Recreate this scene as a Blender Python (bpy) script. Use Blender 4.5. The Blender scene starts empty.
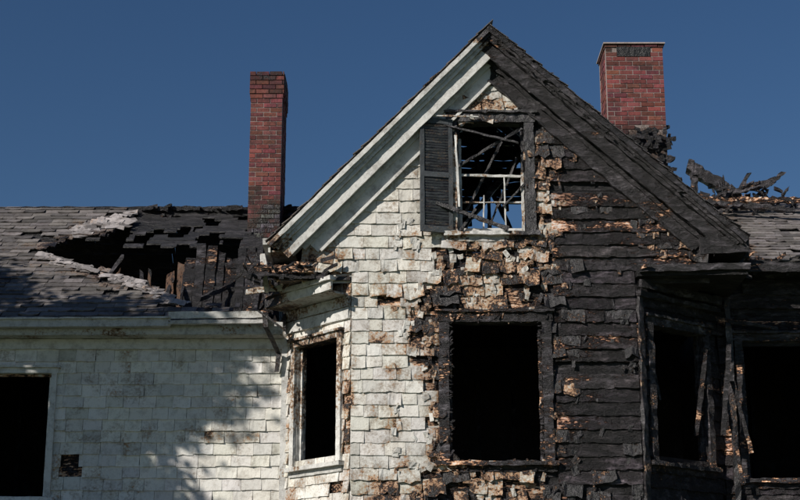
import bpy, math, random
from mathutils import Vector, noise
random.seed(7)
R=random.random
def rr(a,b): return a+(b-a)*random.random()
def V3(*a): return Vector(a)
def sstep(a,b,x):
    t=max(0,min(1,(x-a)/(b-a))); return t*t*(3-2*t)
def lerp_tab(tab,x):
    if x<=tab[0][0]: return tab[0][1]
    for (a,va),(b,vb) in zip(tab,tab[1:]):
        if x<=b: return va+(vb-va)*(x-a)/(b-a)
    return tab[-1][1]
S=bpy.context.scene
S.view_settings.view_transform='Standard'; S.view_settings.look='None'; S.view_settings.exposure=0
# ---------------------------------------------------------------- materials
def newmat(name):
    m=bpy.data.materials.new(name); m.use_nodes=True
    nt=m.node_tree; b=nt.nodes['Principled BSDF']
    return m,nt,b
def N(nt,t,**k):
    n=nt.nodes.new(t)
    for a,v in k.items(): setattr(n,a,v)
    return n
def ramp(nt,pts,interp='LINEAR'):
    r=N(nt,'ShaderNodeValToRGB'); cr=r.color_ramp; cr.interpolation=interp
    while len(cr.elements)<len(pts): cr.elements.new(0.5)
    for e,(p,c) in zip(cr.elements,pts):
        e.position=p; e.color=(c[0],c[1],c[2],1)
    return r
def math_n(nt,op,a,b=None,c=None):
    n=N(nt,'ShaderNodeMath',operation=op)
    for i,v in enumerate((a,b,c)):
        if v is None: continue
        if isinstance(v,(int,float)): n.inputs[i].default_value=v
        else: nt.links.new(v,n.inputs[i])
    return n.outputs[0]
def burnt(name,paint,wood=(.36,.23,.13),stretch=(1,1,1),big=3.2,rough=.8,grime=.35,amp=1.0,bump=.5,soot=None,ashk=1.0,char=(.012,.011,.0115)):
    m,nt,b=newmat(name); L=nt.links.new
    tc=N(nt,'ShaderNodeTexCoord'); mp=N(nt,'ShaderNodeMapping'); mp.inputs['Scale'].default_value=stretch
    L(tc.outputs['Object'],mp.inputs[0])
    ab=N(nt,'ShaderNodeAttribute',attribute_name='burn'); at=N(nt,'ShaderNodeAttribute',attribute_name='tint')
    n1=N(nt,'ShaderNodeTexNoise'); n1.inputs['Scale'].default_value=big; n1.inputs['Detail'].default_value=5; n1.inputs['Roughness'].default_value=.68
    n2=N(nt,'ShaderNodeTexNoise'); n2.inputs['Scale'].default_value=34; n2.inputs['Detail'].default_value=3; n2.inputs['Roughness'].default_value=.7
    n3=N(nt,'ShaderNodeTexNoise'); n3.inputs['Scale'].default_value=9; n3.inputs['Detail'].default_value=6; n3.inputs['Roughness'].default_value=.75
    for n in (n1,n2,n3): L(mp.outputs[0],n.inputs[0])
    t=math_n(nt,'MULTIPLY_ADD',n1.outputs[0],1.5*amp,-.75*amp)
    t2=math_n(nt,'MULTIPLY_ADD',n2.outputs[0],.9*amp,-.45*amp)
    t=math_n(nt,'ADD',t,t2); t=math_n(nt,'ADD',t,ab.outputs['Fac'])
    so=soot or tuple(c*.7 for c in paint)
    r=ramp(nt,[(0,paint),(.14,paint),(.41,so),(.455,(wood[0]*1.2,wood[1]*1.15,wood[2]*1.1)),(.53,(wood[0]*.6,wood[1]*.48,wood[2]*.42)),(.59,(.04,.024,.018)),(.72,char)])
    L(t,r.inputs[0])
    gr=ramp(nt,[(.3,(1,1,1)),(.48,(1,1,1)),(.72,(1-grime*.94,1-grime,1-grime*1.06))]); L(n3.outputs[0],gr.inputs[0])
    mx=N(nt,'ShaderNodeMix',data_type='RGBA',blend_type='MULTIPLY'); mx.inputs[0].default_value=1
    L(r.outputs[0],mx.inputs[6]); L(gr.outputs[0],mx.inputs[7])
    ash=ramp(nt,[(.48,(0,0,0)),(.6,(.04*ashk,.036*ashk,.04*ashk)),(.72,(.15*ashk,.137*ashk,.147*ashk))]); L(n3.outputs[0],ash.inputs[0])
    cm=ramp(nt,[(.58,(0,0,0)),(.7,(1,1,1))]); L(t,cm.inputs[0])
    am=N(nt,'ShaderNodeMix',data_type='RGBA',blend_type='MULTIPLY'); am.inputs[0].default_value=1
    L(ash.outputs[0],am.inputs[6]); L(cm.outputs[0],am.inputs[7])
    ad=N(nt,'ShaderNodeMix',data_type='RGBA',blend_type='ADD'); ad.inputs[0].default_value=1
    L(mx.outputs[2],ad.inputs[6]); L(am.outputs[2],ad.inputs[7])
    tm=N(nt,'ShaderNodeMix',data_type='RGBA',blend_type='MULTIPLY'); tm.inputs[0].default_value=1
    L(ad.outputs[2],tm.inputs[6]); L(at.outputs['Color'],tm.inputs[7])
    L(tm.outputs[2],b.inputs['Base Color'])
    rg=ramp(nt,[(.5,(rough,)*3),(.65,(.38,)*3)]); L(t,rg.inputs[0]); L(rg.outputs[0],b.inputs['Roughness'])
    cn=math_n(nt,'MULTIPLY_ADD',cm.outputs[0],1.9,.22)
    nm=math_n(nt,'MULTIPLY',n3.outputs[0],cn)
    h=math_n(nt,'MULTIPLY_ADD',n2.outputs[0],.3,nm)
    bp=N(nt,'ShaderNodeBump'); bp.inputs['Strength'].default_value=bump; bp.inputs['Distance'].default_value=.035
    L(h,bp.inputs['Height']); L(bp.outputs[0],b.inputs['Normal'])
    b.inputs['Specular IOR Level'].default_value=.5
    return m
M_sh=burnt('white_painted_shingle',(.77,.755,.71),wood=(.46,.3,.185),grime=.4,soot=(.42,.37,.31))
M_bd=burnt('charred_boards',(.6,.57,.51),wood=(.42,.265,.165),stretch=(.45,1,1.3),big=3.0,bump=1.0,ashk=1.05)
M_tr=burnt('painted_trim',(.64,.63,.6),wood=(.3,.22,.15),stretch=(.8,.8,.8),big=2.5,grime=.5,bump=.5)
M_rf=burnt('asphalt_roofing',(.145,.132,.13),wood=(.17,.14,.12),grime=.6,big=2.4)
M_br=burnt('red_brick',(.19,.052,.045),wood=(.08,.03,.027),grime=.6,amp=.8,rough=.9,soot=(.085,.03,.028))
M_mo=burnt('mortar',(.3,.25,.23),wood=(.1,.08,.07),grime=.4,amp=.6,rough=.95)
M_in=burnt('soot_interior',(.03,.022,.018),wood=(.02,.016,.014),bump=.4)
M_br2=burnt('scorched_brown_boards',(.2,.12,.08),wood=(.17,.09,.05),stretch=(1,.5,.5),bump=.8,ashk=.6)
M_me=burnt('weathered_metal',(.48,.47,.45),wood=(.2,.17,.14),grime=.5,rough=.6)
M_sg=burnt('shutter_paint',(.06,.067,.073),wood=(.1,.09,.08),grime=.4,rough=.7,bump=.3)
# ---------------------------------------------------------------- mesh builder
class MB:
    def __init__(s): s.v=[];s.f=[];s.b=[];s.t=[]
    def add(s,pts,faces,burn,tint=1.0):
        o=len(s.v)
        for p in pts:
            s.v.append(tuple(p)); s.b.append(burn(p) if callable(burn) else burn); s.t.append(tint)
        for f in faces: s.f.append([o+i for i in f])
    def obj(s,name,mat,parent=None):
        me=bpy.data.meshes.new(name); me.from_pydata(s.v,[],s.f); me.update()
        a=me.attributes.new('burn','FLOAT','POINT'); a.data.foreach_set('value',s.b)
        a=me.attributes.new('tint','FLOAT_COLOR','POINT')
        c=[]
        for t in s.t:
            if isinstance(t,tuple): c+= [t[0],t[1],t[2],1]
            else: c+=[t,t,t,1]
        a.data.foreach_set('color',c)
        me.materials.append(mat)
        o=bpy.data.objects.new(name,me); S.collection.objects.link(o)
        if parent: o.parent=parent
        return o
HEX=[(0,1,2,3),(7,6,5,4),(0,4,5,1),(1,5,6,2),(2,6,7,3),(3,7,4,0)]
def box(mb,lo,hi,burn=0,tint=1):
    x0,y0,z0=lo;x1,y1,z1=hi
    mb.add([V3(x0,y0,z0),V3(x0,y1,z0),V3(x1,y1,z0),V3(x1,y0,z0),V3(x0,y0,z1),V3(x0,y1,z1),V3(x1,y1,z1),V3(x1,y0,z1)],HEX,burn,tint)
def plank(mb,p0,p1,wv,tv,burn=0,tint=1,seg=.12,jit=.004,ragged=0):
    p0=Vector(p0);p1=Vector(p1);wv=Vector(wv);tv=Vector(tv)
    d=p1-p0; n=max(1,int(d.length/seg)); dn=d.normalized()
    pts=[];faces=[]
    for i in range(n+1):
        c=p0+d*(i/n)
        for (a,b) in ((-1,-1),(1,-1),(1,1),(-1,1)):
            j=V3(rr(-jit,jit),rr(-jit,jit),rr(-jit,jit))
            e=V3(0,0,0)
            if ragged and i in (0,n): e=dn*rr(-ragged,ragged)
            pts.append(c+wv*.5*a+tv*.5*b+j+e)
    for i in range(n):
        o=i*4
        for k in range(4):
            faces.append((o+k,o+(k+1)%4,o+4+(k+1)%4,o+4+k))
    faces.append((3,2,1,0)); o=n*4; faces.append((o,o+1,o+2,o+3))
    mb.add(pts,faces,burn,tint)
class Fr:
    def __init__(s,O,U,Vv,Nn): s.O=Vector(O);s.U=Vector(U).normalized();s.V=Vector(Vv).normalized();s.N=Vector(Nn).normalized()
    def p(s,u,v,d=0): return s.O+s.U*u+s.V*v+s.N*d
def intervals(inside,v,u0,u1,st=.02):
    out=[];u=u0;cur=None
    while u<=u1+1e-6:
        if inside(u,v):
            if cur is None: cur=u
        elif cur is not None:
            if u-cur>.05: out.append((cur,u-st/2))
            cur=None
        u+=st
    if cur is not None and u1-cur>.05: out.append((cur,u1))
    return out
def sheath(mb,F,u0,u1,v0,v1,inside,burn,h=.2,d=-.03,gap=.006,tints=(.7,1.2),missing=0,jit=.003):
    v=v0
    while v<v1:
        for a,b in intervals(inside,v+h/2,u0,u1):
            x=a
            while x<b-.03:
                w=rr(1.0,2.6); e=min(b,x+w)
                if b-e<.3: e=b
                if R()>=missing:
                    t=rr(*tints); dd=d+rr(0,.006)
                    plank(mb,F.p(x,v+h/2,dd),F.p(e-.004,v+h/2,dd),F.V*(h-gap),F.N*.022,lambda p:burn((p-F.O).dot(F.U),(p-F.O).dot(F.V)),t,seg=.1,jit=jit)
                x=e
        v+=h
def shingles(mb,F,u0,u1,v0,v1,inside,burn,course=.16,wr=(.2,.34),d=0,th=.02,miss=None,tint=(.82,1.0),chaos=None,skip=None):
    v=v0
    while v<v1:
        for a,b in intervals(inside,v+course/2,u0,u1):
            x=a
            first=True
            while x<b-.03:
                w=rr(*wr)*(rr(.4,1) if first else 1); first=False
                e=min(b,x+w)
                if b-e<.06: e=b
                cu=(x+e)/2;bb=burn(cu,v+course/2)
                ch=chaos(cu,v) if chaos else 0
                mp=miss(cu,v,bb) if miss else 0
                if R()>mp and not (skip and skip(cu,v)):
                    g=.004
                    n=4; rot=rr(-1,1)*(.014+.2*ch*ch); lift=rr(0,1)*(.006+.05*ch*ch); drop=rr(-.008,.008)-ch*rr(0,.05)
                    top=course*1.12; yo=d+rr(0,.004)
                    pts=[]
                    cr,sr=math.cos(rot),math.sin(rot)
                    curl=rr(-.01,.012)*(1+3*ch)
                    for i in range(n+1):
                        uu=(x+g/2)+(e-x-g)*i/n; lu=uu-cu
                        rag=rr(-.004,.004)*(1+8*ch*(R()<.5))
                        for (lv,dd) in ((drop+rag,th+lift),(drop+rag,lift),(top,.004),(top,-.004)):
                            cc=curl*((i/n-.5)**2*4) if lv<top*.5 else 0
                            ru=lu*cr-(lv-course)*sr; rv=lu*sr+(lv-course)*cr+course
                            pts.append(F.p(cu+ru,v+rv,yo+dd+cc))
                    fs=[]
                    for i in range(n):
                        o=i*4
                        fs+= [(o,o+2,o+6,o+4),(o,o+4,o+5,o+1),(o+1,o+5,o+7,o+3),(o+2,o+3,o+7,o+6)]
                    fs+=[(0,1,3,2),(n*4,n*4+2,n*4+3,n*4+1)]
                    tt=rr(*tint)
                    if R()<.12: tt*=.82
                    bj=rr(-.13,.12)*sstep(.05,.3,bb)
                    if bb<.3 and R()<.08: bj+=rr(.06,.22)
                    mb.add(pts,fs,lambda p:burn((p-F.O).dot(F.U),(p-F.O).dot(F.V))+bj,(tt,tt*rr(.975,1),tt*rr(.93,1)))
                x=e
        v+=course
def empty(name):
    e=bpy.data.objects.new(name,None); S.collection.objects.link(e); return e
HOUSE=empty('burned_house')
X,Y,Z=V3(1,0,0),V3(0,1,0),V3(0,0,1)
# ---------------------------------------------------------------- key dimensions
PK=V3(1.14,0,9.31); TL=V3(-1.6,0,6.46); TR=V3(4.25,0,6.52); OV=.2
sl=(PK.z-TL.z)/(PK.x-TL.x); sr_=(PK.z-TR.z)/(TR.x-PK.x)
def rakez(x): return PK.z-sl*(PK.x-x) if x<PK.x else PK.z-sr_*(x-PK.x)
XL,XR=-.6,2.91; GL,GR=-1.22,3.85; ZS=6.08
W1=(.58,1.76,3.78,5.52)
W2=(.70,1.60,6.64,8.12)
def gable_in(x,z):
    if z>rakez(x)-.42: return False
    if z<ZS and not XL<=x<=XR: return False
    if not GL<=x<=GR: return False
    for (a,b,c,d) in (W1,W2):
        if a<x<b and c<z<d: return False
    return True
def blob(x,z,cx,cz,rx,rz):
    q=((x-cx)/rx)**2+((z-cz)/rz)**2
    return math.exp(-q)
def burn_dark_g(x,z):
    wob=noise.noise(V3(x*1.7,z*1.7,3.1))*.28+noise.noise(V3(x*5,z*5,8.1))*.12
    xb=lerp_tab([(3,.25),(3.6,.17),(5.3,.08),(5.7,.08),(6.1,.2),(6.3,.34),(6.6,.45),(8.2,.45),(9,.2)],z)+wob
    b=sstep(-.1,.28,x-xb)*.33+.2*sstep(-1.1,.1,x-xb)+sstep(1.55,2.2,x)*.36
    b+=.12*sstep(.0,.3,noise.noise(V3(x*2.2,z*2.2,17)))*sstep(1.0,.3,x)
    b-=.36*blob(x,z,3.35,6.5,.42,.28)
    b-=.22*blob(x,z,1.85,7.0,.22,.8)
    b-=.2*blob(x,z,1.15,8.5,.5,.3)
    b-=.24*blob(x,z,2.5,7.2,.5,.35)
    b-=.12*blob(x,z,2.2,4.9,.2,.6)
    b-=.04*blob(x,z,1.1,6.0,1.0,.4)
    b+=.42*blob(x,z,-.02,5.86,.55,.1)+.35*blob(x,z,-.62,4.9,.08,.7)+.25*blob(x,z,-.2,6.15,.15,.1)  # first blob: flat dark band across the gable shingles
    b+=.33*blob(x,z,-.1,3.4,.6,.3)+.5*blob(x,z,-1.15,6.3,.28,.28)+.28*blob(x,z,-.75,6.2,.3,.2)
    b+=.12*blob(x,z,1.75,8.0,.2,.3)
    return max(0,b)
FG=Fr((0,0,0),X,Z,-Y)
mb=MB(); sheath(mb,FG,GL,GR,0,9.2,gable_in,lambda x,z:burn_dark_g(x,z)+.14+.1*(x>1.8),h=.2,d=-.03,tints=(.7,1.5))
mb.obj('gable_sheathing',M_bd,HOUSE)
mb=MB()
def g_chaos(x,z):
    b=burn_dark_g(x,z); return min(.85,sstep(.14,.5,b)*.8)+.18*R()
def g_miss(x,z,b):
    if x>1.95: return .9 if not(3.0<x and z>6.2) else .5
    return .014+.36*sstep(.22,.6,b)
shingles(mb,FG,GL,GR,2.2,9.2,gable_in,burn_dark_g,course=.152,wr=(.15,.33),d=0,miss=g_miss,tint=(.74,.98),chaos=g_chaos)
mb.obj('gable_shingles',M_sh,HOUSE)
mb=MB()
for i in range(1300):
    x=rr(-.1,2.2) if R()<.7 else rr(2.0,3.7); z=rr(3.2,8.8)
    if not gable_in(x,z): continue
    b=burn_dark_g(x,z)
    if b<.22 or (b>.62 and R()<.8): continue
    w=rr(.015,.09);h=rr(.03,.12);a=random.gauss(0,.22); c=V3(x,-.022-rr(0,.012),z)
    u=V3(math.cos(a),rr(-.1,.1),math.sin(a)); v=V3(-math.sin(a),rr(-.15,.02),math.cos(a))
    plank(mb,c-u*w/2,c+u*w/2,v*h,V3(0,.007,0),b+rr(-.24,.15),rr(.6,1.0),seg=.03,jit=.008)
mb.obj('splintered_remnants',M_sh,HOUSE)
mb=MB()
def clap(F,u0,u1,v0,v1,inside,burn,h=.185,miss=.05,tn=(.6,2.2)):
    v=v0
    while v<v1:
        for a,b in intervals(inside,v+h/2,u0,u1):
            x=a
            while x<b-.05:
                e=min(b,x+rr(.35,1.9));
                if b-e<.25:e=b
                if R()>miss:
                    n=max(2,int((e-x)/.04)); pts=[];fs=[];t=rr(*tn); sag=rr(-.012,.006); lift=rr(0,.015)
                    ph=rr(0,99)
                    for i in range(n+1):
                        uu=x+(e-x)*i/n; rg=noise.noise(V3(uu*7,v*3+ph,0))*.018+noise.noise(V3(uu*24,v*3+ph,0))*.014+rr(-.005,.005)
                        th=.026+lift+noise.noise(V3(uu*6,v*3,ph))*.014
                        pts+= [F.p(uu,v+rg+sag*i/n,th),F.p(uu,v+rg,0.0),F.p(uu,v+h*1.08,.006+rr(-.003,.003)),F.p(uu,v+h*.5,th*.62+rr(-.008,.008))]
                    for i in range(n):
                        o=i*4
                        fs+= [(o,o+3,o+7,o+4),(o+3,o+2,o+6,o+7),(o,o+4,o+5,o+1)]
                    fs+=[(0,1,2,3),(n*4,n*4+3,n*4+2,n*4+1)]
                    bj=rr(-.1,.08)
                    mb.add(pts,fs,lambda p:burn((p-F.O).dot(F.U),(p-F.O).dot(F.V))+bj,(t,t*rr(.89,.97),t*rr(.9,1.0)))
                x=e
        v+=h
clap(FG,1.9,GR,2.2,9.0,gable_in,lambda x,z:burn_dark_g(x,z),h=.165,miss=.14,tn=(.5,2.1))
mb.obj('charred_clapboards',M_bd,HOUSE)
# ---------------------------------------------------------------- rakes
def rake(side):
    tip=TL if side<0 else TR
    a=math.atan2(PK.z-tip.z,abs(tip.x-PK.x)); ca,sa=math.cos(a),math.sin(a)
    d=V3(side*ca,0,-sa); n=V3(-side*sa,0,-ca); Ls=(tip-PK).length
    mb=MB()
    char=(side>0)
    bf=(lambda p:.9) if char else (lambda p: .08+.55*sstep(8.85,9.25,p.z)+.4*blob(p.x,p.z,-1.5,6.4,.3,.25))
    j=.011 if char else .003
    def run(o,y,w,th,e1=0,tint=1,jj=None,bb=None):
        st=(o-w/2)*math.tan(a)+(.004 if side>0 else 0)
        p0=PK+n*o+d*st; p1=PK+n*o+d*(Ls+e1)
        p0.y=p1.y=y
        plank(mb,p0,p1,n*w,Y*th,bb or bf,tint*rr(.93,1.05),seg=.09,jit=jj or j)
    k_=1.5 if char else 1
    run(.03,-OV-.085,.055,.06,e1=.05,tint=1.0*k_)
    run(.075,-OV-.05,.035,.06,e1=.03,tint=.9*k_)
    run(.115,-OV-.02,.045,.06,e1=.0,tint=.95*k_)
    run(.215,-OV+.012,.15,.03,e1=-.02,tint=1.0*k_)
    for k,(y0,y1) in enumerate(((-OV+.03,-OV+.1),(-OV+.106,-.01))):
        run(.27+.004*k,(y0+y1)/2,.02,(y1-y0),tint=.85,e1=-.1)
    run(.31,-.06,.05,.06,e1=-.25,tint=.95*k_)
    run(.40,-.035,.15,.035,e1=-.35,tint=1.0*k_)
    run(.485,-.05,.035,.06,e1=-.38,tint=1.0*k_)
    mb.obj('gable_rake_trim',M_tr if not char else M_bd,HOUSE)
    mb=MB()
    y=-OV-.09
    while y<3.3:
        p0=PK+n*-.01; p1=PK+d*Ls+n*-.01
        p0=Vector(p0);p1=Vector(p1);p0.y=p1.y=y+.07
        if not(side>0 and y>.9 and R()<.25): plank(mb,p0,p1+d*rr(-.03,.04),Y*.135,n*.035,.9,1,seg=.25,jit=.006 if char else .003)
        y+=.14
    mb.obj('gable_roof_deck',M_bd,HOUSE)
    mb=MB()
    F=Fr(PK+d*Ls,Y,-d,-n); F.O.y=0
    shingles(mb,F,-OV-.12,3.3,-.03,Ls-.06,lambda u,v:True,lambda u,v:(.85 if char else .15+.3*R()),course=.14,wr=(.2,.3),d=.02,th=.01,miss=lambda u,v,b:.15 if char and u>-.1 else 0,tint=(.8,1.3),chaos=lambda u,v:.45*R() if char else .05)
    mb.obj('gable_roof_shingles',M_rf,HOUSE)
rake(-1);rake(1)
mb=MB()
for i in range(200):
    t=R();x=PK.x+(TR.x-PK.x)*t;z=rakez(x)
    c=V3(x,-OV+rr(-.1,.06),z-rr(-.03,.16))
    l=rr(.02,.1);a=rr(-1,.2)
    plank(mb,c,c+V3(math.cos(a)*l,rr(-.03,.03),math.sin(a)*l),V3(0,.025,.025),V3(0,.015,-.015),.95,rr(.7,2.2),seg=.04,jit=.01)
mb.obj('rake_char_clumps',M_bd,HOUSE)
# ---------------------------------------------------------------- cutaway corners, cants
CLa,CLb=V3(XL,0,0),V3(-1.47,1.0,0); CRa,CRb=V3(XR,0,0),V3(4.1,1.0,0)
def cant(A,B):
    U=(B-A).normalized(); Nn=U.cross(Z)
    if Nn.y>0: Nn=-Nn
    return Fr(A,U,Z,Nn),(B-A).length
FL,LL=cant(CLa,CLb); FRr,LR=cant(CRa,CRb)
WLc=(.2,1.1,3.8,5.36); WRc=(.24,1.28,3.8,5.52)
def mk_in(L,w,zt): return lambda u,z:0<=u<=L and z<zt and not (w[0]<u<w[1] and w[2]<z<w[3])
inL=mk_in(LL,WLc,6.0); inR=mk_in(LR,WRc,6.1)
bL=lambda u,z:.15+.4*blob(u,z,.05,4.3,.15,1.0)+.28*sstep(5.4,5.9,z)+.15*sstep(.9,1.3,u)
bR=lambda u,z:.9-.2*blob(u,z,.05,5.3,.2,.5)
mb=MB(); sheath(mb,FL,0,LL,0,6.0,inL,lambda u,z:.5,d=-.03); sheath(mb,FRr,0,LR,0,6.1,inR,lambda u,z:.95,d=-.03)
mb.obj('bay_sheathing',M_bd,HOUSE)
mb=MB(); shingles(mb,FL,0,LL,2.2,5.85,inL,bL,course=.152,wr=(.14,.26),miss=lambda u,v,b:.03+.3*sstep(.3,.6,b),chaos=lambda u,v:.3*R(),tint=(.76,1))
mb.obj('bay_shingles',M_sh,HOUSE)
mb=MB(); clap(FRr,0,LR,2.2,6.1,inR,bR,miss=.15,tn=(.5,1.5)); mb.obj('bay_charred_clapboards',M_bd,HOUSE)
def prism(mb,poly,z0,z1,burn,tint=1):
    n=len(poly); pts=[V3(x,y,z0) for x,y in poly]+[V3(x,y,z1) for x,y in poly]
    fs=[tuple(range(n))[::-1],tuple(range(n,2*n))]+[(i,(i+1)%n,n+(i+1)%n,n+i) for i in range(n)]
    mb.add(pts,fs,burn,tint)
mb=MB()
prism(mb,[(-1.5,-.03),(XL-.02,-.035),(XL-.01,.02),(-1.25,1.3),(-1.5,1.3)],ZS-.05,ZS-.005,.6,.9)
def cantrun(F,L,z,h,out,th,burn,tint=1,e0=0,e1=0,jit=.004):
    plank(mb,F.p(-e0,z,out),F.p(L+e1,z,out),Z*h,F.N*th,burn,tint,seg=.1,jit=jit)
cl=lambda p:.12+.5*sstep(-1.15,-1.6,p.x)
cantrun(FL,LL,5.99,.05,.37,.1,cl,1,.09,-.05,.008)
cantrun(FL,LL,5.905,.11,.36,.03,cl,1.05,.06,-.02,.006)
cantrun(FL,LL,5.855,.02,.18,.34,.3,.8,-.03,0)
cantrun(FL,LL,5.77,.13,.03,.04,.35,.95,-.01,0)
cantrun(FL,LL,5.62,.14,.03,.03,.25,1,-.01,0)
plank(mb,(-1.62,-.16,6.42),(-1.62,1.6,6.42),Z*.14,X*.03,.3,1)
plank(mb,(-1.45,-.14,6.37),(-1.45,1.6,6.37),X*.3,Z*.02,.5,.8)
plank(mb,(-1.66,-.2,6.48),(-1.68,3.2,6.48),Z*.08,X*.08,.3,.9)
plank(mb,(-1.74,.3,6.45),(-1.68,.28,5.95),X*.06,Y*.03,.4,1.1,jit=.01)
plank(mb,(-1.86,.5,6.38),(-1.66,.5,6.2),X*.12,Y*.03,.2,1.1,jit=.014)
plank(mb,(-1.95,.45,5.98),(-1.5,.4,6.04),Z*.07,Y*.06,.4,1,jit=.014)
mb.obj('left_eave_cornice',M_tr,HOUSE)
mb=MB()
for k in range(7):
    f=k/6
    plank(mb,(-1.95+.12*f,-.1+.12*k,6.1+.045*k),(-.86-.06*k,-.16+.12*k,6.03+.06*k),V3(0,.13,.05),Z*.035,.85+rr(-.1,.1),rr(.8,2),seg=.08,jit=.014,ragged=.05)
for k in range(8):
    x=-1.85+.13*k
    plank(mb,(x,-.2+rr(-.05,.05),6.03),(x+.08,.5,6.38),X*.05,Z*.05,.9,rr(.8,1.8),seg=.08,jit=.01,ragged=.04)
plank(mb,(-1.98,-.05,6.17),(-1.05,-.2,6.12),Z*.1,Y*.05,.6,1.2,jit=.016,ragged=.04,seg=.07)
for i in range(60):
    p=V3(rr(-1.95,-.95),rr(-.25,.4),rr(6.03,6.25)); a=rr(0,6.28); l=rr(.05,.2)
    plank(mb,p,p+V3(math.cos(a)*l,rr(-.1,.05),math.sin(a)*l*.6),Z*.035,Y*.025,rr(.5,.95),rr(.8,1.8),seg=.04,jit=.01)
mb.obj('charred_hip_roof_remains',M_bd,HOUSE)
mb=MB()
prism(mb,[(XR+.01,.02),(XR+.02,-.12),(4.28,-.2),(4.32,1.6),(4.05,1.6),(4.0,1.02)],ZS-.02,ZS+.05,.95,.8)
plank(mb,(2.95,-.16,6.14),(4.3,-.22,6.16),Z*.09,Y*.05,.95,2,jit=.012)
plank(mb,(3.7,-.2,6.42),(4.3,-.2,6.44),Z*.2,Y*.05,.95,1.5,jit=.012)
plank(mb,(4.28,-.2,6.46),(4.3,3.2,6.46),Z*.2,X*.04,.95,1.2,jit=.008)
plank(mb,(4.1,-.18,6.36),(4.1,1.6,6.36),X*.36,Z*.025,.95,.8,jit=.008)
for k in range(7):
    y=.05+k*.3
    plank(mb,(3.75,y,6.52),(4.36,y,6.38),Z*.1,Y*.045,.95,1,jit=.008)
cantrun(FRr,LR,5.98,.1,.1,.06,.95,1.8,0,0,.012)
cantrun(FRr,LR,5.86,.06,.05,.09,.95,1.8,0,0,.012)
mb.obj('right_eave_cornice',M_bd,HOUSE)
mb=MB()
FS=Fr((GL,0,0),Y,Z,-X); sheath(mb,FS,0,3.2,6.1,6.75,lambda u,v:True,lambda u,v:.5,h=.16,d=-.02)
FS2=Fr((GR,0,0),Y,Z,X); sheath(mb,FS2,0,3.2,6.1,6.85,lambda u,v:True,lambda u,v:.95,h=.16,d=-.02)
mb.obj('gable_side_sheathing',M_bd,HOUSE)
# ---------------------------------------------------------------- wings
YW=1.0
FW=Fr((0,YW,0),X,Z,-Y)
WL=(-5.6,-4.46,3.45,5.06)
def lw_in(x,z):
    if WL[0]<x<WL[1] and WL[2]<z<WL[3]: return False
    return x<CLb.x and z<5.6
def burn_lw(x,z):
    return .42*blob(x,z,-1.55,5.4,.18,.3)+.1*blob(x,z,-4.3,4,.2,1)+.07+.1*noise.noise(V3(x,z,1))
mb=MB(); sheath(mb,FW,-8,CLb.x,0,5.6,lw_in,lambda x,z:.6,d=-.03); mb.obj('left_wing_sheathing',M_bd,HOUSE)
holes=[(-4.12,3.86,.1,.13)]
def lw_skip(x,z): return any(abs(x-a)<w and abs(z+.08-b)<h for a,b,w,h in holes)
mb=MB(); shingles(mb,FW,-8,CLb.x,2.2,5.52,lw_in,burn_lw,course=.15,wr=(.2,.3),miss=lambda u,v,b:.2*sstep(.2,.5,b),chaos=lambda u,v:.3*R()*R(),skip=lw_skip,tint=(.78,.99))
mb.obj('left_wing_shingles',M_sh,HOUSE)
WR=(4.4,5.5,3.68,5.48)
def rw_in(x,z):
    if WR[0]<x<WR[1] and WR[2]<z<WR[3]: return False
    return x>CRb.x and z<6.35
mb=MB(); sheath(mb,FW,CRb.x,7.5,0,6.35,rw_in,lambda x,z:.9,d=-.03); mb.obj('right_wing_sheathing',M_bd,HOUSE)
mb=MB(); clap(FW,CRb.x,7.5,2.2,6.3,rw_in,lambda x,z:.88-.36*blob(x,z,5.0,5.75,.6,.14)-.25*blob(x,z,4.25,4.2,.15,.6),miss=.2,tn=(.7,1.8)); mb.obj('right_wing_clapboards',M_bd,HOUSE)
def slope(y0,z0,y1,z1):
    v=V3(0,y1-y0,z1-z0); return Fr((0,y0,z0),X,v,X.cross(v.normalized())),v.length
FRL,RL=slope(.66,5.66,3.94,8.12)
FRR,RR2=slope(.6,6.42,3.35,8.04)
hole=[(-5.15,.56),(-4.72,.72),(-4.35,.71),(-4.0,.97),(-3.9,1.2),(-1.95,1.2),(-1.7,.95),(-1.72,.13),(-2.8,.11),(-3.3,.25),(-4.1,.36),(-4.76,.46)]
def inpoly(x,y,P):
    c=False;j=len(P)-1
    for i in range(len(P)):
        if (P[i][1]>y)!=(P[j][1]>y) and x<(P[j][0]-P[i][0])*(y-P[i][1])/(P[j][1]-P[i][1])+P[i][0]: c=not c
        j=i
    return c
def pd(x,y,P,L):
    best=9
    for i in range(len(P)):
        a=V3(P[i-1][0],P[i-1][1]*L,0);b=V3(P[i][0],P[i][1]*L,0);p=V3(x,y,0)
        t=max(0,min(1,(p-a).dot(b-a)/max(1e-6,(b-a).length_squared))); best=min(best,(a+(b-a)*t-p).length)
    return best
def valley(v,F,left=True):
    z=F.p(0,v,0).z
    return PK.x-(PK.z-z)/sl-.02 if left else PK.x+(PK.z-z)/sr_+.02
def rl_in(u,v,off=0):
    w=noise.noise(V3(u*3,v*3,off))*.1
    if inpoly(u+w,(v+w)/RL,hole): return False
    return u<valley(v,FRL)
def rl_burn_shade(u,v):
    d=pd(u,v,hole,RL); b=.6*math.exp(-d*2.6)
    if u>-1.9: b=.8
    b+=.35*blob(u,v,-5.5,1.1,.5,.5)  # dark patch painted in where the tree's shade falls on the roof
    return b
mb=MB(); sheath(mb,FRL,-8,-.2,0,RL,lambda u,v:rl_in(u,v,1),lambda u,v:.85,h=.15,d=-.02); mb.obj('left_roof_deck',M_bd,HOUSE)
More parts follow.
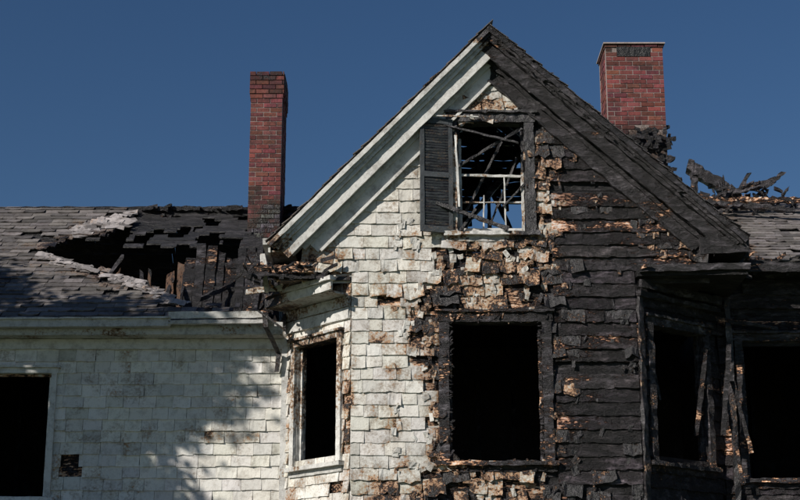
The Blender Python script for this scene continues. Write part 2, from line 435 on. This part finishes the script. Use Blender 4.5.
mb=MB(); shingles(mb,FRL,-8,-.2,-.02,RL,lambda u,v:rl_in(u,v,1) ,rl_burn_shade,course=.135,wr=(.2,.32),d=.012,th=.014,miss=lambda u,v,b:.03+.45*math.exp(-pd(u,v,hole,RL)*6),tint=(.55,1.5),chaos=lambda u,v:.18+.75*math.exp(-pd(u,v,hole,RL)*4)*R())
mb.obj('left_roof_shingles',M_rf,HOUSE)
mb=MB()
rim=[(-5.1,.53),(-4.5,.43),(-3.9,.34),(-3.3,.24),(-2.9,.13)]
for i in range(75):
    k=R()*(len(rim)-1);i0=int(k);f=k-i0;a=rim[i0];b_=rim[min(i0+1,len(rim)-1)]
    u=a[0]+(b_[0]-a[0])*f+rr(-.06,.06);v=(a[1]+(b_[1]-a[1])*f)*RL+rr(-.14,.04)
    p=FRL.p(u,v,.03+rr(0,.04)); an=rr(-.7,.0)
    du=(FRL.U*math.cos(an)+FRL.V*math.sin(an)); dv=(FRL.V*math.cos(an)-FRL.U*math.sin(an)+FRL.N*rr(-.1,.3))
    w=rr(.08,.32)
    plank(mb,p-du*w/2,p+du*w/2,dv*rr(.03,.11),FRL.N*.01,rr(.0,.4),rr(.8,2.6),seg=.05,jit=.01,ragged=.03)
for i in range(30):
    u=rr(-4.75,-4.05);v=rr(.7,.86)*RL+ (u+4.75)*.55
    p=FRL.p(u,min(v,RL),.03); an=rr(-.6,.6)
    du=(FRL.U*math.cos(an)+FRL.V*math.sin(an)); dv=(FRL.V*math.cos(an)-FRL.U*math.sin(an)+FRL.N*rr(0,.3))
    w=rr(.05,.14)
    plank(mb,p-du*w,p+du*w,dv*rr(.06,.16),FRL.N*.01,rr(0,.3),rr(1.0,3),seg=.06,jit=.01,ragged=.02)
mb.obj('loose_roofing',M_rf,HOUSE)
mb=MB()
x=-7.9
while x<-1.3:
    if x<-5.0 or x>-1.9 or R()<.6:
        e=RL-.05; s0=.1
        full= x<-5.2 or x>-2
        if full: plank(mb,FRL.p(x,s0,-.12),FRL.p(x,e,-.12),FRL.N*.15,X*.045,.95,rr(.8,1.6),seg=.12,jit=.01)
        else:
            m=rr(.2,.45)*e; plank(mb,FRL.p(x,s0,-.12),FRL.p(x+rr(-.05,.05),m,-.14),FRL.N*.13,X*.04,.95,rr(.8,1.6),seg=.1,jit=.012,ragged=.05)
            m2=rr(.75,.92)*e; plank(mb,FRL.p(x,m2,-.12),FRL.p(x,e,-.12),FRL.N*.13,X*.04,.95,rr(.8,1.6),seg=.1,jit=.012,ragged=.05)
    x+=.4
plank(mb,(-8,3.94,8.08),(-1,3.94,8.08),Z*.16,Y*.04,.95,1,jit=.012)
for i in range(34):
    x=rr(-4.0,-1.8); plank(mb,(x,3.9,8.12),(x+rr(.08,.3),3.9+rr(-.1,.1),8.12+rr(-.05,.04)),Z*rr(.03,.07),Y*.06,.95,rr(.6,1.4),seg=.05,jit=.013)
for i in range(16):
    x=rr(-4.8,-1.8); y=rr(1.5,3.0); z=5.75+rr(0,.5)
    plank(mb,(x,y,z),(x+rr(-.5,.5),y+rr(-.2,.9),z+rr(.1,.7)),Z*rr(.03,.08),X*.04,rr(.8,1),rr(.6,1.4),seg=.12,jit=.01,ragged=.04)
FB,LB=slope(3.98,8.10,7.2,5.7); FB.N=-FB.N if FB.N.z<0 else FB.N
sheath(mb,FB,-8,-1.0,0,LB,lambda u,v:True,lambda u,v:.95,h=.2,tints=(.5,1.2))
sheath(mb,FRL,-4.0,-1.75,.62*RL,RL,lambda u,v:noise.noise(V3(u*3,v*3,9))>-.1-.9*(v/RL-.82),lambda u,v:.95,h=.12,tints=(.4,1.2),missing=.12,d=-.05)
mb.obj('left_roof_charred_framing',M_bd,HOUSE)
# charred knee wall / dormer cheek still standing in the opening
mb=MB()
x=-3.0
while x<-1.72:
    w=rr(.09,.15)
    if R()<.95:
        plank(mb,(x+w/2,1.75+rr(-.03,.03),5.7),(x+w/2+rr(-.015,.015),2.35+rr(-.03,.03),6.95+rr(-.12,.18)),X*(w-.01),V3(0,.022,-.01),.8+rr(-.06,.12),rr(.5,1.6),seg=.09,jit=.007,ragged=.05)
    x+=w
for zz in (6.0,6.4,6.8):
    f=(zz-5.7)/1.25; plank(mb,(-3.02,1.73+.6*f,zz),(-1.75,1.72+.6*f,zz+rr(-.03,.03)),Z*.07,Y*.03,.85,rr(.8,1.6),seg=.1,jit=.01)
mb.obj('charred_knee_wall',M_bd,HOUSE)
mb=MB()
x=-4.3
while x<-3.0:
    w=rr(.08,.14)
    if R()<.85: plank(mb,(x,2.5+rr(-.05,.05),5.7),(x+rr(-.03,.03),2.7,6.75+rr(-.35,.2)-.25*sstep(-3.4,-4.3,x)),X*(w-.01),Y*.02,.55+rr(-.12,.2),rr(.35,1.0),seg=.09,jit=.008,ragged=.05)
    x+=w
for i in range(30):
    x=rr(-4.4,-3.1); y=rr(2.0,2.45); z=rr(5.9,6.5)
    plank(mb,(x,y,z),(x+rr(-.3,.3),y+rr(-.1,.2),z+rr(-.2,.3)),Z*rr(.03,.1),Y*.03,rr(.4,.8),rr(.3,1),seg=.07,jit=.012,ragged=.03)
mb.obj('scorched_attic_boards',M_br2,HOUSE)
def rr_in(u,v): return u>max(valley(v,FRR,False),3.9)
mb=MB(); sheath(mb,FRR,3.0,7.5,0,RR2,rr_in,lambda u,v:.9,h=.15,d=-.02)
FB2,LB2=slope(3.4,8.02,6.6,6.2)
sheath(mb,FB2,3.0,7.5,0,LB2,lambda u,v:True,lambda u,v:.95,h=.2)
for k in range(9):
    x=4.15+k*.42; plank(mb,FRR.p(x,-.05,-.1),FRR.p(x,.9,-.1),FRR.N*.12,X*.045,.95,1,jit=.008)
plank(mb,(4.3,.58,6.36),(7.5,.58,6.36),Z*.15,Y*.03,.95,1.8,jit=.01)
mb.obj('right_roof_deck',M_bd,HOUSE)
mb=MB(); shingles(mb,FRR,3.0,7.5,-.02,RR2,rr_in,lambda u,v:.12+.6*sstep(4.9,4.5,u),course=.135,wr=(.2,.32),d=.012,th=.014,miss=lambda u,v,b:.05+.3*sstep(4.9,4.5,u),tint=(.8,1.8),chaos=lambda u,v:.3*R())
mb.obj('right_roof_shingles',M_rf,HOUSE)
mb=MB()
plank(mb,(-8,.60,5.60),(-2.92,.60,5.635),Z*.10,Y*.02,.1,1.0)
plank(mb,(-8,.655,5.555),(-2.93,.655,5.585),Y*.1,Z*.015,.1,.8)
plank(mb,(-2.95,.59,5.72),(-1.75,.59,5.73),Z*.085,Y*.03,.14,1.15,jit=.006)
plank(mb,(-2.95,.6,5.63),(-1.62,.6,5.64),Z*.05,Y*.06,.25,.9,jit=.006)
plank(mb,(-8,.58,5.655),(-2.92,.58,5.69),Z*.02,Y*.04,.15,1.2)
mb.obj('gutter',M_me,HOUSE)
mb=MB()
plank(mb,(-8,.72,5.56),(-1.5,.72,5.58),Z*.16,Y*.02,.3,.8)
plank(mb,(-8,.86,5.50),(-1.5,.86,5.50),Y*.26,Z*.02,.3,.8)
plank(mb,(-8,.965,5.42),(-1.5,.965,5.42),Z*.13,Y*.03,.08,.95)
mb.obj('left_wing_fascia',M_tr,HOUSE)
mb=MB()
pts=[V3(-1.72,.55,5.72),V3(-1.70,.52,5.55),V3(-1.62,.7,5.4),V3(-1.56,.9,5.28),V3(-1.58,.9,5.05)]
for a,b in zip(pts,pts[1:]): plank(mb,a,b,X*.06,Y*.05,.75,1,seg=.06,jit=.005)
plank(mb,(-1.8,.5,5.76),(-1.45,.45,5.5),Z*.03,Y*.02,.7,1,jit=.01)
mb.obj('downspout',M_me,HOUSE)
# ---------------------------------------------------------------- windows
def window(F,w,name,burn,cas=.1,char=True,sill=True,mat=None,tint=1,deep=.14):
    a,b,c,d=w; mb=MB(); j=.009 if char else .003
    def pl(p,q,wv,tv,t=1): plank(mb,p,q,wv,tv,burn,tint*t*rr(.85,1.15),seg=.07,jit=j)
    e=.045; dd=.03
    pl(F.p(a-cas/2+.02,c,dd),F.p(a-cas/2+.02,d,dd),F.U*cas,F.N*e)
    pl(F.p(b+cas/2-.02,c,dd),F.p(b+cas/2-.02,d,dd),F.U*cas,F.N*e)
    pl(F.p(a-cas,d+cas/2-.02,dd+.004),F.p(b+cas,d+cas/2-.02,dd+.004),F.V*cas,F.N*e)
    pl(F.p(a-cas-.02,d+cas-.005,dd+.02),F.p(b+cas+.02,d+cas-.005,dd+.02),F.V*.03,F.N*.08)
    if sill:
        pl(F.p(a-cas-.03,c-.02,dd+.02),F.p(b+cas+.03,c-.02,dd+.02),F.V*.05,F.N*.11)
        pl(F.p(a-cas,c-.08,dd-.008),F.p(b+cas,c-.08,dd-.008),F.V*.07,F.N*.03,.8)
    pl(F.p(a+.012,c,-deep/2),F.p(a+.012,d,-deep/2),F.U*.025,F.N*deep,.8)
    pl(F.p(b-.012,c,-deep/2),F.p(b-.012,d,-deep/2),F.U*.025,F.N*deep,.8)
    pl(F.p(a,d-.012,-deep/2),F.p(b,d-.012,-deep/2),F.V*.025,F.N*deep,.8)
    pl(F.p(a,c+.012,-deep/2),F.p(b,c+.012,-deep/2),F.V*.025,F.N*deep,.8)
    pl(F.p(a+.04,c+.03,-.06),F.p(a+.04,d-.03,-.06),F.U*.03,F.N*.03)
    pl(F.p(b-.045,c+.03,-.06),F.p(b-.045,d-.03,-.06),F.U*.03,F.N*.03)
    mb.obj(name,mat or M_tr,HOUSE)
window(FG,W1,'window_frame',lambda p:.74+.12*noise.noise(p*2),cas=.12,mat=M_bd,tint=1.9)
window(FG,W2,'gable_window_frame',lambda p:.42+.45*sstep(1.2,1.6,p.x)+.38*sstep(7.8,8.1,p.z)+.1*noise.noise(p*3),cas=.12,tint=1.1)
window(FL,WLc,'bay_window_frame',lambda p:.3+.3*sstep(4.2,5.2,p.z),cas=.08,char=False)
window(FRr,WRc,'bay_window_frame',lambda p:.8,cas=.1,mat=M_bd,tint=2.4)
window(FW,WL,'wing_window_frame',lambda p:.12,cas=.07,char=False)
window(FW,WR,'wing_window_frame',lambda p:.76,cas=.1,mat=M_bd,tint=2.4)
mb=MB()
plank(mb,(CLb.x-.01,YW-.03,2),(CLb.x-.01,YW-.03,5.5),X*.09,Y*.04,.2,1)
plank(mb,(4.25,.93,2.2),(4.25,.93,6.0),X*.07,Y*.05,.8,1.5,jit=.012)
plank(mb,FRr.p(.04,2.2,.04),FRr.p(.04,5.9,.04),FRr.U*.08,FRr.N*.04,.78,1.4,jit=.014)
mb.obj('corner_boards',M_tr,HOUSE)
mb=MB()
y=.05
def st(x0,z0,x1,z1,w,t=.03,b=.1,ti=1,yy=None,j=.004):
    p0=V3(x0,yy if yy is not None else y,z0);p1=V3(x1,yy if yy is not None else y,z1); d=(p1-p0).normalized(); wv=d.cross(Y)*w
    plank(mb,p0,p1,wv,Y*t,b,ti,seg=.07,jit=j)
st(.77,6.68,.76,7.9,.035,b=.2); st(1.55,6.68,1.55,7.45,.035,b=.4); st(.78,6.69,1.54,6.69,.05,b=.2); st(.78,7.42,1.55,7.40,.03,b=.25)
st(1.33,6.71,1.32,7.42,.016,b=.2,yy=.052); st(1.05,6.71,1.06,7.15,.016,b=.35,yy=.052); st(.79,7.06,1.54,7.06,.016,b=.35,yy=.06)
st(.45,7.0,1.35,6.66,.045,b=.9,yy=-.13,j=.008); st(.72,7.5,1.55,8.02,.03,b=.9,yy=-.03,j=.008)
st(.8,6.9,1.3,7.9,.03,b=.9,yy=.16,j=.008); st(1.1,6.7,1.5,7.7,.025,b=.9,yy=.2,j=.008); st(.5,8.06,1.5,7.8,.025,b=.85,yy=-.09,j=.006)
st(1.3,7.0,1.58,7.3,.02,b=.9,yy=.02); st(.72,6.62,.95,6.95,.03,b=.85,yy=-.02)
mb.obj('broken_sash',M_tr,HOUSE)
mb=MB()
h0=V3(.66,-.07,0); an=math.radians(14); du=V3(-math.cos(an),-math.sin(an),0); dn=V3(math.sin(an),-math.cos(an),0)
def sp(u0,z0,u1,z1,wv,tv,t=1,b=.1): plank(mb,h0+du*u0+Z*z0,h0+du*u1+Z*z1,wv,tv,b,t,seg=.1,jit=.003)
sw=.42;z0,z1=6.62,8.12
sp(.025,z0,.025,z1,du*.05,dn*.035,1.2,.25); sp(sw-.025,z0,sw-.025,z1,du*.05,dn*.035,1.2,.2)
for zz,hh in ((z0+.04,.08),(z1-.035,.07),((z0+z1)/2,.07)): sp(.05,zz,sw-.05,zz,Z*hh,dn*.033,1.2,.25)
zz=z0+.1
while zz<z1-.08:
    if abs(zz-(z0+z1)/2)>.05: sp(.05,zz,sw-.05,zz,(Z*.034-dn*-.012),(Z*-.002+dn*.005),rr(.8,1.3),.2+.3*R())
    zz+=.036
sp(.05,(z0+z1)/2,sw-.05,(z0+z1)/2,Z*1.38,dn*.004,.5,.9)
mb.obj('louvered_shutter',M_sg,HOUSE)
mb=MB()
plank(mb,(.74,-.12,6.95),(.70,-.1,7.9),X*.025,Y*.02,.1,1.05)
plank(mb,(.26,-.19,8.14),(1.0,-.1,8.15),Z*.02,Y*.02,.3,1)
mb.obj('shutter_batten',M_tr,HOUSE)
mb=MB()
plank(mb,FW.p(4.22,4.9,.25),FW.p(4.45,4.0,.1),X*.05,Y*.03,.74,1.8,jit=.01)
plank(mb,FW.p(4.2,5.4,.3),FW.p(4.05,4.2,.35),X*.06,Y*.03,.85,2.0,jit=.01)
plank(mb,FW.p(4.05,5.7,.3),FW.p(4.9,5.62,.05),Z*.05,Y*.03,.75,2.0,jit=.01)
plank(mb,FW.p(4.3,3.6,.2),FW.p(4.12,4.7,.3),X*.04,Y*.03,.75,2.0,jit=.01)
plank(mb,FRr.p(1.3,5.5,.06),FRr.p(1.05,4.2,.0),X*.05,Y*.03,.7,1.5,jit=.01)
plank(mb,FRr.p(.3,5.4,-.1),FRr.p(.5,4.6,-.1),X*.03,Y*.03,.8,1.8,jit=.01)
for i in range(90):
    q=R()
    if q<.4: p=V3(rr(2.9,4.3),rr(-.2,.4),6.14)
    elif q<.55: p=V3(rr(-1.7,-.9),rr(-.25,.1),rr(6.08,6.25))
    else: p=V3(rr(4.3,6),rr(.55,.7),6.45)
    a=rr(0,6.28); l=rr(.06,.26)
    plank(mb,p,p+V3(math.cos(a)*l,math.sin(a)*l*.5,rr(-.1,.1)),Z*rr(.02,.05),Y*.02,rr(.6,.95),rr(.8,1.8),seg=.05,jit=.009)
for i in range(70):
    x=rr(.5,1.85);z=random.choice([3.76,5.6,5.62]); l=rr(.04,.13);a=rr(-2.6,-.5)
    p=V3(x,-.05,z); plank(mb,p,p+V3(math.cos(a)*l,rr(-.02,.02),math.sin(a)*l),X*.02,Y*.015,rr(.5,.9),rr(.8,1.5),seg=.04,jit=.007)
for i in range(90):
    z=rr(3.85,5.5);s=random.choice([-1,1]); x=.6 if s<0 else 1.74; l=rr(.03,.1)
    p=V3(x,-.03,z); plank(mb,p,p+V3(-s*l*.5,0,rr(-l,l)),X*.03,Y*.03,rr(.7,.95),rr(1,2),seg=.03,jit=.01)
mb.obj('hanging_char_pieces',M_bd,HOUSE)
# ---------------------------------------------------------------- interiors
mb=MB()
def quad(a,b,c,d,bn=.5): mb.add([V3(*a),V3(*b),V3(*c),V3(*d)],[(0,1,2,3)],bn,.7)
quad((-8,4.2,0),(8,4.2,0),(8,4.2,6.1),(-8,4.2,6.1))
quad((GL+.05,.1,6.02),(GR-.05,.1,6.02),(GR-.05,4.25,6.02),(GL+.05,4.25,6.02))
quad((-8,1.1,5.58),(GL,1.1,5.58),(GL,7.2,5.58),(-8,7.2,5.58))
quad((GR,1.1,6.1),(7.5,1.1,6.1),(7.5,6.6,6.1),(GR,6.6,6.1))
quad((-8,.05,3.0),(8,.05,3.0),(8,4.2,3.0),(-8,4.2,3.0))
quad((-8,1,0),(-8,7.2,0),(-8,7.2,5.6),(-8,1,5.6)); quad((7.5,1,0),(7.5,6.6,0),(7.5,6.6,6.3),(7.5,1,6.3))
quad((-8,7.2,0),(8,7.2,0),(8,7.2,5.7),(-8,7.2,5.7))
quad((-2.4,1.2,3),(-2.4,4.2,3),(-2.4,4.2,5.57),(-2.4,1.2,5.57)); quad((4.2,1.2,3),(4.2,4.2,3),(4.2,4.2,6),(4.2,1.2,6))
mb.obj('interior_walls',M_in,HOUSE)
mb=MB()
for x in (-5.4,-4.9,.7,1.15,1.6,4.6,5.0):
    plank(mb,(x,3.2+rr(-.3,.3),3.0),(x+rr(-.05,.05),3.2,5.55),X*.05,Y*.09,.9,rr(.6,1.2),seg=.15,jit=.006)
mb.obj('interior_studs',M_bd,HOUSE)
mb=MB()
def att(x,z):
    n_=noise.noise(V3(x*3.3,z*3.3,5))*.25
    if z>rakez(x)-.1: return False
    if x<1.02+n_*.5 : return z>7.1+n_ or z<6.9+n_*.5
    return z>7.85+n_
sheath(mb,Fr((0,2.6,0),X,Z,-Y),-.6,2.9,6.05,9.1,att,lambda x,z:.95,h=.11,tints=(.6,2.0),missing=.06,jit=.012)
for k in range(5):
    yy=.5+k*.6
    for s,tp in ((-1,TL),(1,TR)):
        e=Vector(tp); plank(mb,(PK.x,yy,PK.z-.15),(e.x,yy,e.z-.12),Z*.13,Y*.045,.95,rr(1,2.5),seg=.15,jit=.01)
plank(mb,(.2,1.4,6.3),(1.9,1.2,8.4),Z*.12,Y*.05,.95,2,jit=.01); plank(mb,(1.3,2.2,6.1),(1.2,2.0,9.0),X*.06,Y*.05,.95,2.5,jit=.01)
plank(mb,(1.9,1.6,6.3),(.9,1.9,8.6),X*.06,Y*.05,.95,2,jit=.01)
mb.obj('attic_framing',M_bd,HOUSE)
# ---------------------------------------------------------------- chimneys
def chimney(x0,x1,y0,y1,z0,z1,name,corbel,missf=None,burnf=lambda p:.05,opening=None):
    root=empty(name); mb=MB(); mo=MB(); ch=.073; bl=.2; z=z0; row=0
    zz=z0
    while zz<z1-.05:
        e=min(zz+.2,z1-.03); box(mo,(x0+.006,y0+.006,zz),(x1-.006,y1-.006,e),lambda p:burnf(p)); zz=e
    while z<z1-.01:
        o=0
        for (za,zb,ex) in corbel:
            if za<=z1-z<zb: o=ex
        off=(row%2)*bl*.5
        for axis,sgn in ((0,-1),(0,1),(1,-1),(1,1)):
            a0,b0,a1,b1=x0-o,y0-o,x1+o,y1+o
            lo,hi=(a0,a1) if axis==0 else (b0+.1,b1-.1)
            q=lo-off
            while q<hi-.01:
                s=max(q,lo);e=min(q+bl,hi)
                if e-s>.02:
                    t=rr(.5,1.35); col=(t,t*rr(.8,1.2),t*rr(.8,1.25)); j=rr(-.003,.005); ga=.0065
                    if axis==0:
                        yb=b0 if sgn<0 else b1-.1
                        lo_=(s+ga,yb-(j if sgn<0 else 0),z+ga);hi_=(e-ga,yb+.1+(j if sgn>0 else 0),z+ch-ga)
                    else:
                        xb=a0 if sgn<0 else a1-.1
                        lo_=(xb-(j if sgn<0 else 0),s+ga,z+ga);hi_=(xb+.1+(j if sgn>0 else 0),e-ga,z+ch-ga)
                    c=(Vector(lo_)+Vector(hi_))/2
                    if not ((opening and opening(c)) or (missf and missf(c))): box(mb,lo_,hi_,burnf(c)+rr(-.05,.14),col)
                q+=bl
        z+=ch;row+=1
    mb.obj('bricks',M_br,root); mo.obj('mortar_core',M_mo,root)
    return root
c1=chimney(-2.27,-1.78,3.3,4.15,5.6,10.09,'brick_chimney',[(.0,.36,.02),(.36,.42,.01)],
   burnf=lambda p:.22+.45*sstep(8.4,7.6,p.z)+.15*sstep(9.8,10.1,p.z))
mb=MB(); box(mb,(-2.22,3.34,10.05),(-1.82,4.1,10.1),.3,.8); mb.obj('mortar_wash',M_mo,c1)
def op(c): return c.z>10.24 and c.z<10.39 and c.y<3.2 and 3.29<c.x<3.77
c2=chimney(3.1,3.97,3.0,3.75,6.6,10.44,'brick_chimney',[(.0,.1,.012),(.1,.5,.0)],
   missf=lambda c:(c.z<9.14+.1*noise.noise(c*4) and c.x>3.5+(9.1-c.z)*-.2 and c.y<3.2 and c.z>7.5),
   burnf=lambda p:.15+.5*sstep(9.3,8.9,p.z)+.2*sstep(10.2,10.4,p.z), opening=op)
mb=MB(); box(mb,(3.07,2.96,10.445),(4.0,3.79,10.465),.15,1.3); mb.obj('capstone',M_mo,c2)
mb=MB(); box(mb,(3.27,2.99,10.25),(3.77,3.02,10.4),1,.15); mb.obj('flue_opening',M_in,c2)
mb=MB()
for i in range(120):
    p=V3(rr(3.45,4.05),2.98+rr(-.08,.05),rr(8.2,9.08)); l=rr(.04,.12)
    if p.x>3.93 and p.z>8.95: continue
    plank(mb,p,p+V3(rr(-l,l),rr(-.05,.05),rr(-l,l)),Z*.05,X*.05,.95,rr(.5,1.3),seg=.04,jit=.014)
mb.obj('charred_flashing',M_bd,c2)
mb=MB()
plank(mb,(4.26,3.1,8.55),(5.0,3.0,8.0),Z*.2,Y*.18,.93,2.2,seg=.05,jit=.022,ragged=.06)
plank(mb,(4.35,3.05,8.05),(4.36,3.1,8.55),X*.08,Y*.08,.93,2,seg=.06,jit=.02)
plank(mb,(4.6,2.9,7.98),(5.5,2.9,8.25),Z*.09,Y*.08,.9,2.4,seg=.06,jit=.02)
plank(mb,(4.9,3.0,7.95),(5.15,3.0,8.4),X*.06,Y*.06,.93,2,seg=.06,jit=.015)
plank(mb,(5.1,2.8,7.9),(5.6,2.8,8.35),X*.07,Y*.07,.93,2,seg=.06,jit=.015)
plank(mb,(4.3,2.7,7.9),(5.8,2.6,7.86),Z*.07,Y*.1,.6,1.5,seg=.06,jit=.02)
plank(mb,(4.4,2.5,7.8),(5.6,2.3,7.62),Z*.06,Y*.1,.85,2,seg=.06,jit=.02)
for i in range(120):
    p=V3(rr(4.2,5.8),rr(2.5,3.3),rr(7.72,8.1)); l=rr(.06,.3)
    plank(mb,p,p+V3(rr(-l,l),rr(-.1,.1),rr(-l*.5,l*.6)),Z*.045,Y*.04,rr(.6,.95),rr(.8,2.4),seg=.05,jit=.014)
mb.obj('charred_roof_debris',M_bd)
# ---------------------------------------------------------------- tree
SUN=V3(-.62,-.6,.5).normalized()
m,nt,b=newmat('tree_leaves'); b.inputs['Roughness'].default_value=.6
oi=N(nt,'ShaderNodeTexNoise'); oi.inputs['Scale'].default_value=1.5; r_=ramp(nt,[(.35,(.04,.075,.02)),(.65,(.09,.13,.035))]); nt.links.new(oi.outputs[0],r_.inputs[0]); nt.links.new(r_.outputs[0],b.inputs['Base Color']); M_lf=m
m,nt,b=newmat('bark'); b.inputs['Base Color'].default_value=(.09,.065,.045,1); b.inputs['Roughness'].default_value=.9; M_bk=m
tree=empty('maple_tree')
def limb(mb,p0,p1,r0,r1,n=6,sides=8):
    pts=[];d=(p1-p0);dn=d.normalized();a=dn.orthogonal().normalized();b_=dn.cross(a)
    for i in range(n+1):
        f=i/n;c=p0+d*f+V3(noise.noise(p0+d*f*.6),noise.noise(p1+d*f*.7),0)*.25*f*(1-f)*4
        r=r0+(r1-r0)*f
        for k in range(sides):
            t=k/sides*math.tau;pts.append(c+(a*math.cos(t)+b_*math.sin(t))*r*(1+.1*noise.noise(c*3+V3(k,0,0))))
    fs=[(i*sides+k,i*sides+(k+1)%sides,(i+1)*sides+(k+1)%sides,(i+1)*sides+k) for i in range(n) for k in range(sides)]
    mb.add(pts,fs,0,1)
random.seed(31)
T=8.2
cen=V3(-4.85,1,4.2)+SUN*T
base=V3(cen.x,cen.y,0)
mb=MB(); lf=MB()
limb(mb,base,cen+V3(0,0,-1.6),.28,.17,10,10); limb(mb,cen+V3(0,0,-1.6),cen+V3(0,0,1.8),.17,.04)
def leafcl(c,n,s):
    for i in range(n):
        p=c+V3(random.gauss(0,s),random.gauss(0,s),random.gauss(0,s*.8))
        a=V3(rr(-1,1),rr(-1,1),rr(-1,1)).normalized()*rr(.05,.09); q=a.orthogonal().normalized()*a.length*.7
        lf.add([p-a,p+q,p+a,p-q],[(0,1,2,3)],0,1)
for i in range(50):
    h=rr(-1.9,1.7); an=rr(0,math.tau); l=rr(.9,2.7)*(1-.25*abs(h)/2)
    s=cen+V3(0,0,h-.4); e=cen+V3(math.cos(an)*l,math.sin(an)*l,h+rr(.1,.6))
    limb(mb,s,e,.06,.015,5,6)
    for k in range(6):
        f=rr(.35,1.1); leafcl(s+(e-s)*f+V3(rr(-.3,.3),rr(-.3,.3),rr(-.2,.3)),95,.17)
mb.obj('trunk_and_limbs',M_bk,tree); lf.obj('foliage',M_lf,tree)
# ---------------------------------------------------------------- ground
m,nt,b=newmat('lawn_grass'); n_=N(nt,'ShaderNodeTexNoise'); n_.inputs['Scale'].default_value=.8;n_.inputs['Detail'].default_value=8
r_=ramp(nt,[(.35,(.05,.075,.025)),(.7,(.11,.12,.05))]); nt.links.new(n_.outputs[0],r_.inputs[0]); nt.links.new(r_.outputs[0],b.inputs['Base Color']); b.inputs['Roughness'].default_value=.95
mb=MB(); mb.add([V3(-600,-600,0),V3(600,-600,0),V3(600,600,0),V3(-600,600,0)],[(0,1,2,3)],0,1); mb.obj('ground',m)
# ---------------------------------------------------------------- light, sky, camera
el=math.asin(SUN.z); rot=math.atan2(SUN.x,SUN.y)
w=bpy.data.worlds.new('World'); S.world=w; w.use_nodes=True; nt=w.node_tree
bg=nt.nodes['Background']; sk=N(nt,'ShaderNodeTexSky'); sk.sky_type='NISHITA'; sk.sun_disc=False
sk.sun_elevation=el; sk.sun_rotation=rot%math.tau; sk.air_density=1.0; sk.dust_density=.15; sk.ozone_density=4
hs=N(nt,'ShaderNodeHueSaturation'); hs.inputs['Saturation'].default_value=1.14; hs.inputs['Value'].default_value=.97; hs.inputs['Hue'].default_value=.504
nt.links.new(sk.outputs[0],hs.inputs['Color']); nt.links.new(hs.outputs[0],bg.inputs[0]); bg.inputs[1].default_value=.054
sl_=bpy.data.lights.new('sun','SUN'); sl_.energy=4.6; sl_.angle=math.radians(.5); sl_.color=(1,.945,.865)
so=bpy.data.objects.new('sun',sl_); S.collection.objects.link(so); so.rotation_euler=SUN.to_track_quat('Z','Y').to_euler(); so.location=(-20,-15,18)
cd=bpy.data.cameras.new('camera'); cd.lens=1493/800*36; cd.sensor_width=36; cd.clip_end=3000; cd.clip_start=.1
co=bpy.data.objects.new('camera',cd); S.collection.objects.link(co); co.location=(0,-18,1.6); co.rotation_euler=(math.radians(105),0,0); S.camera=co
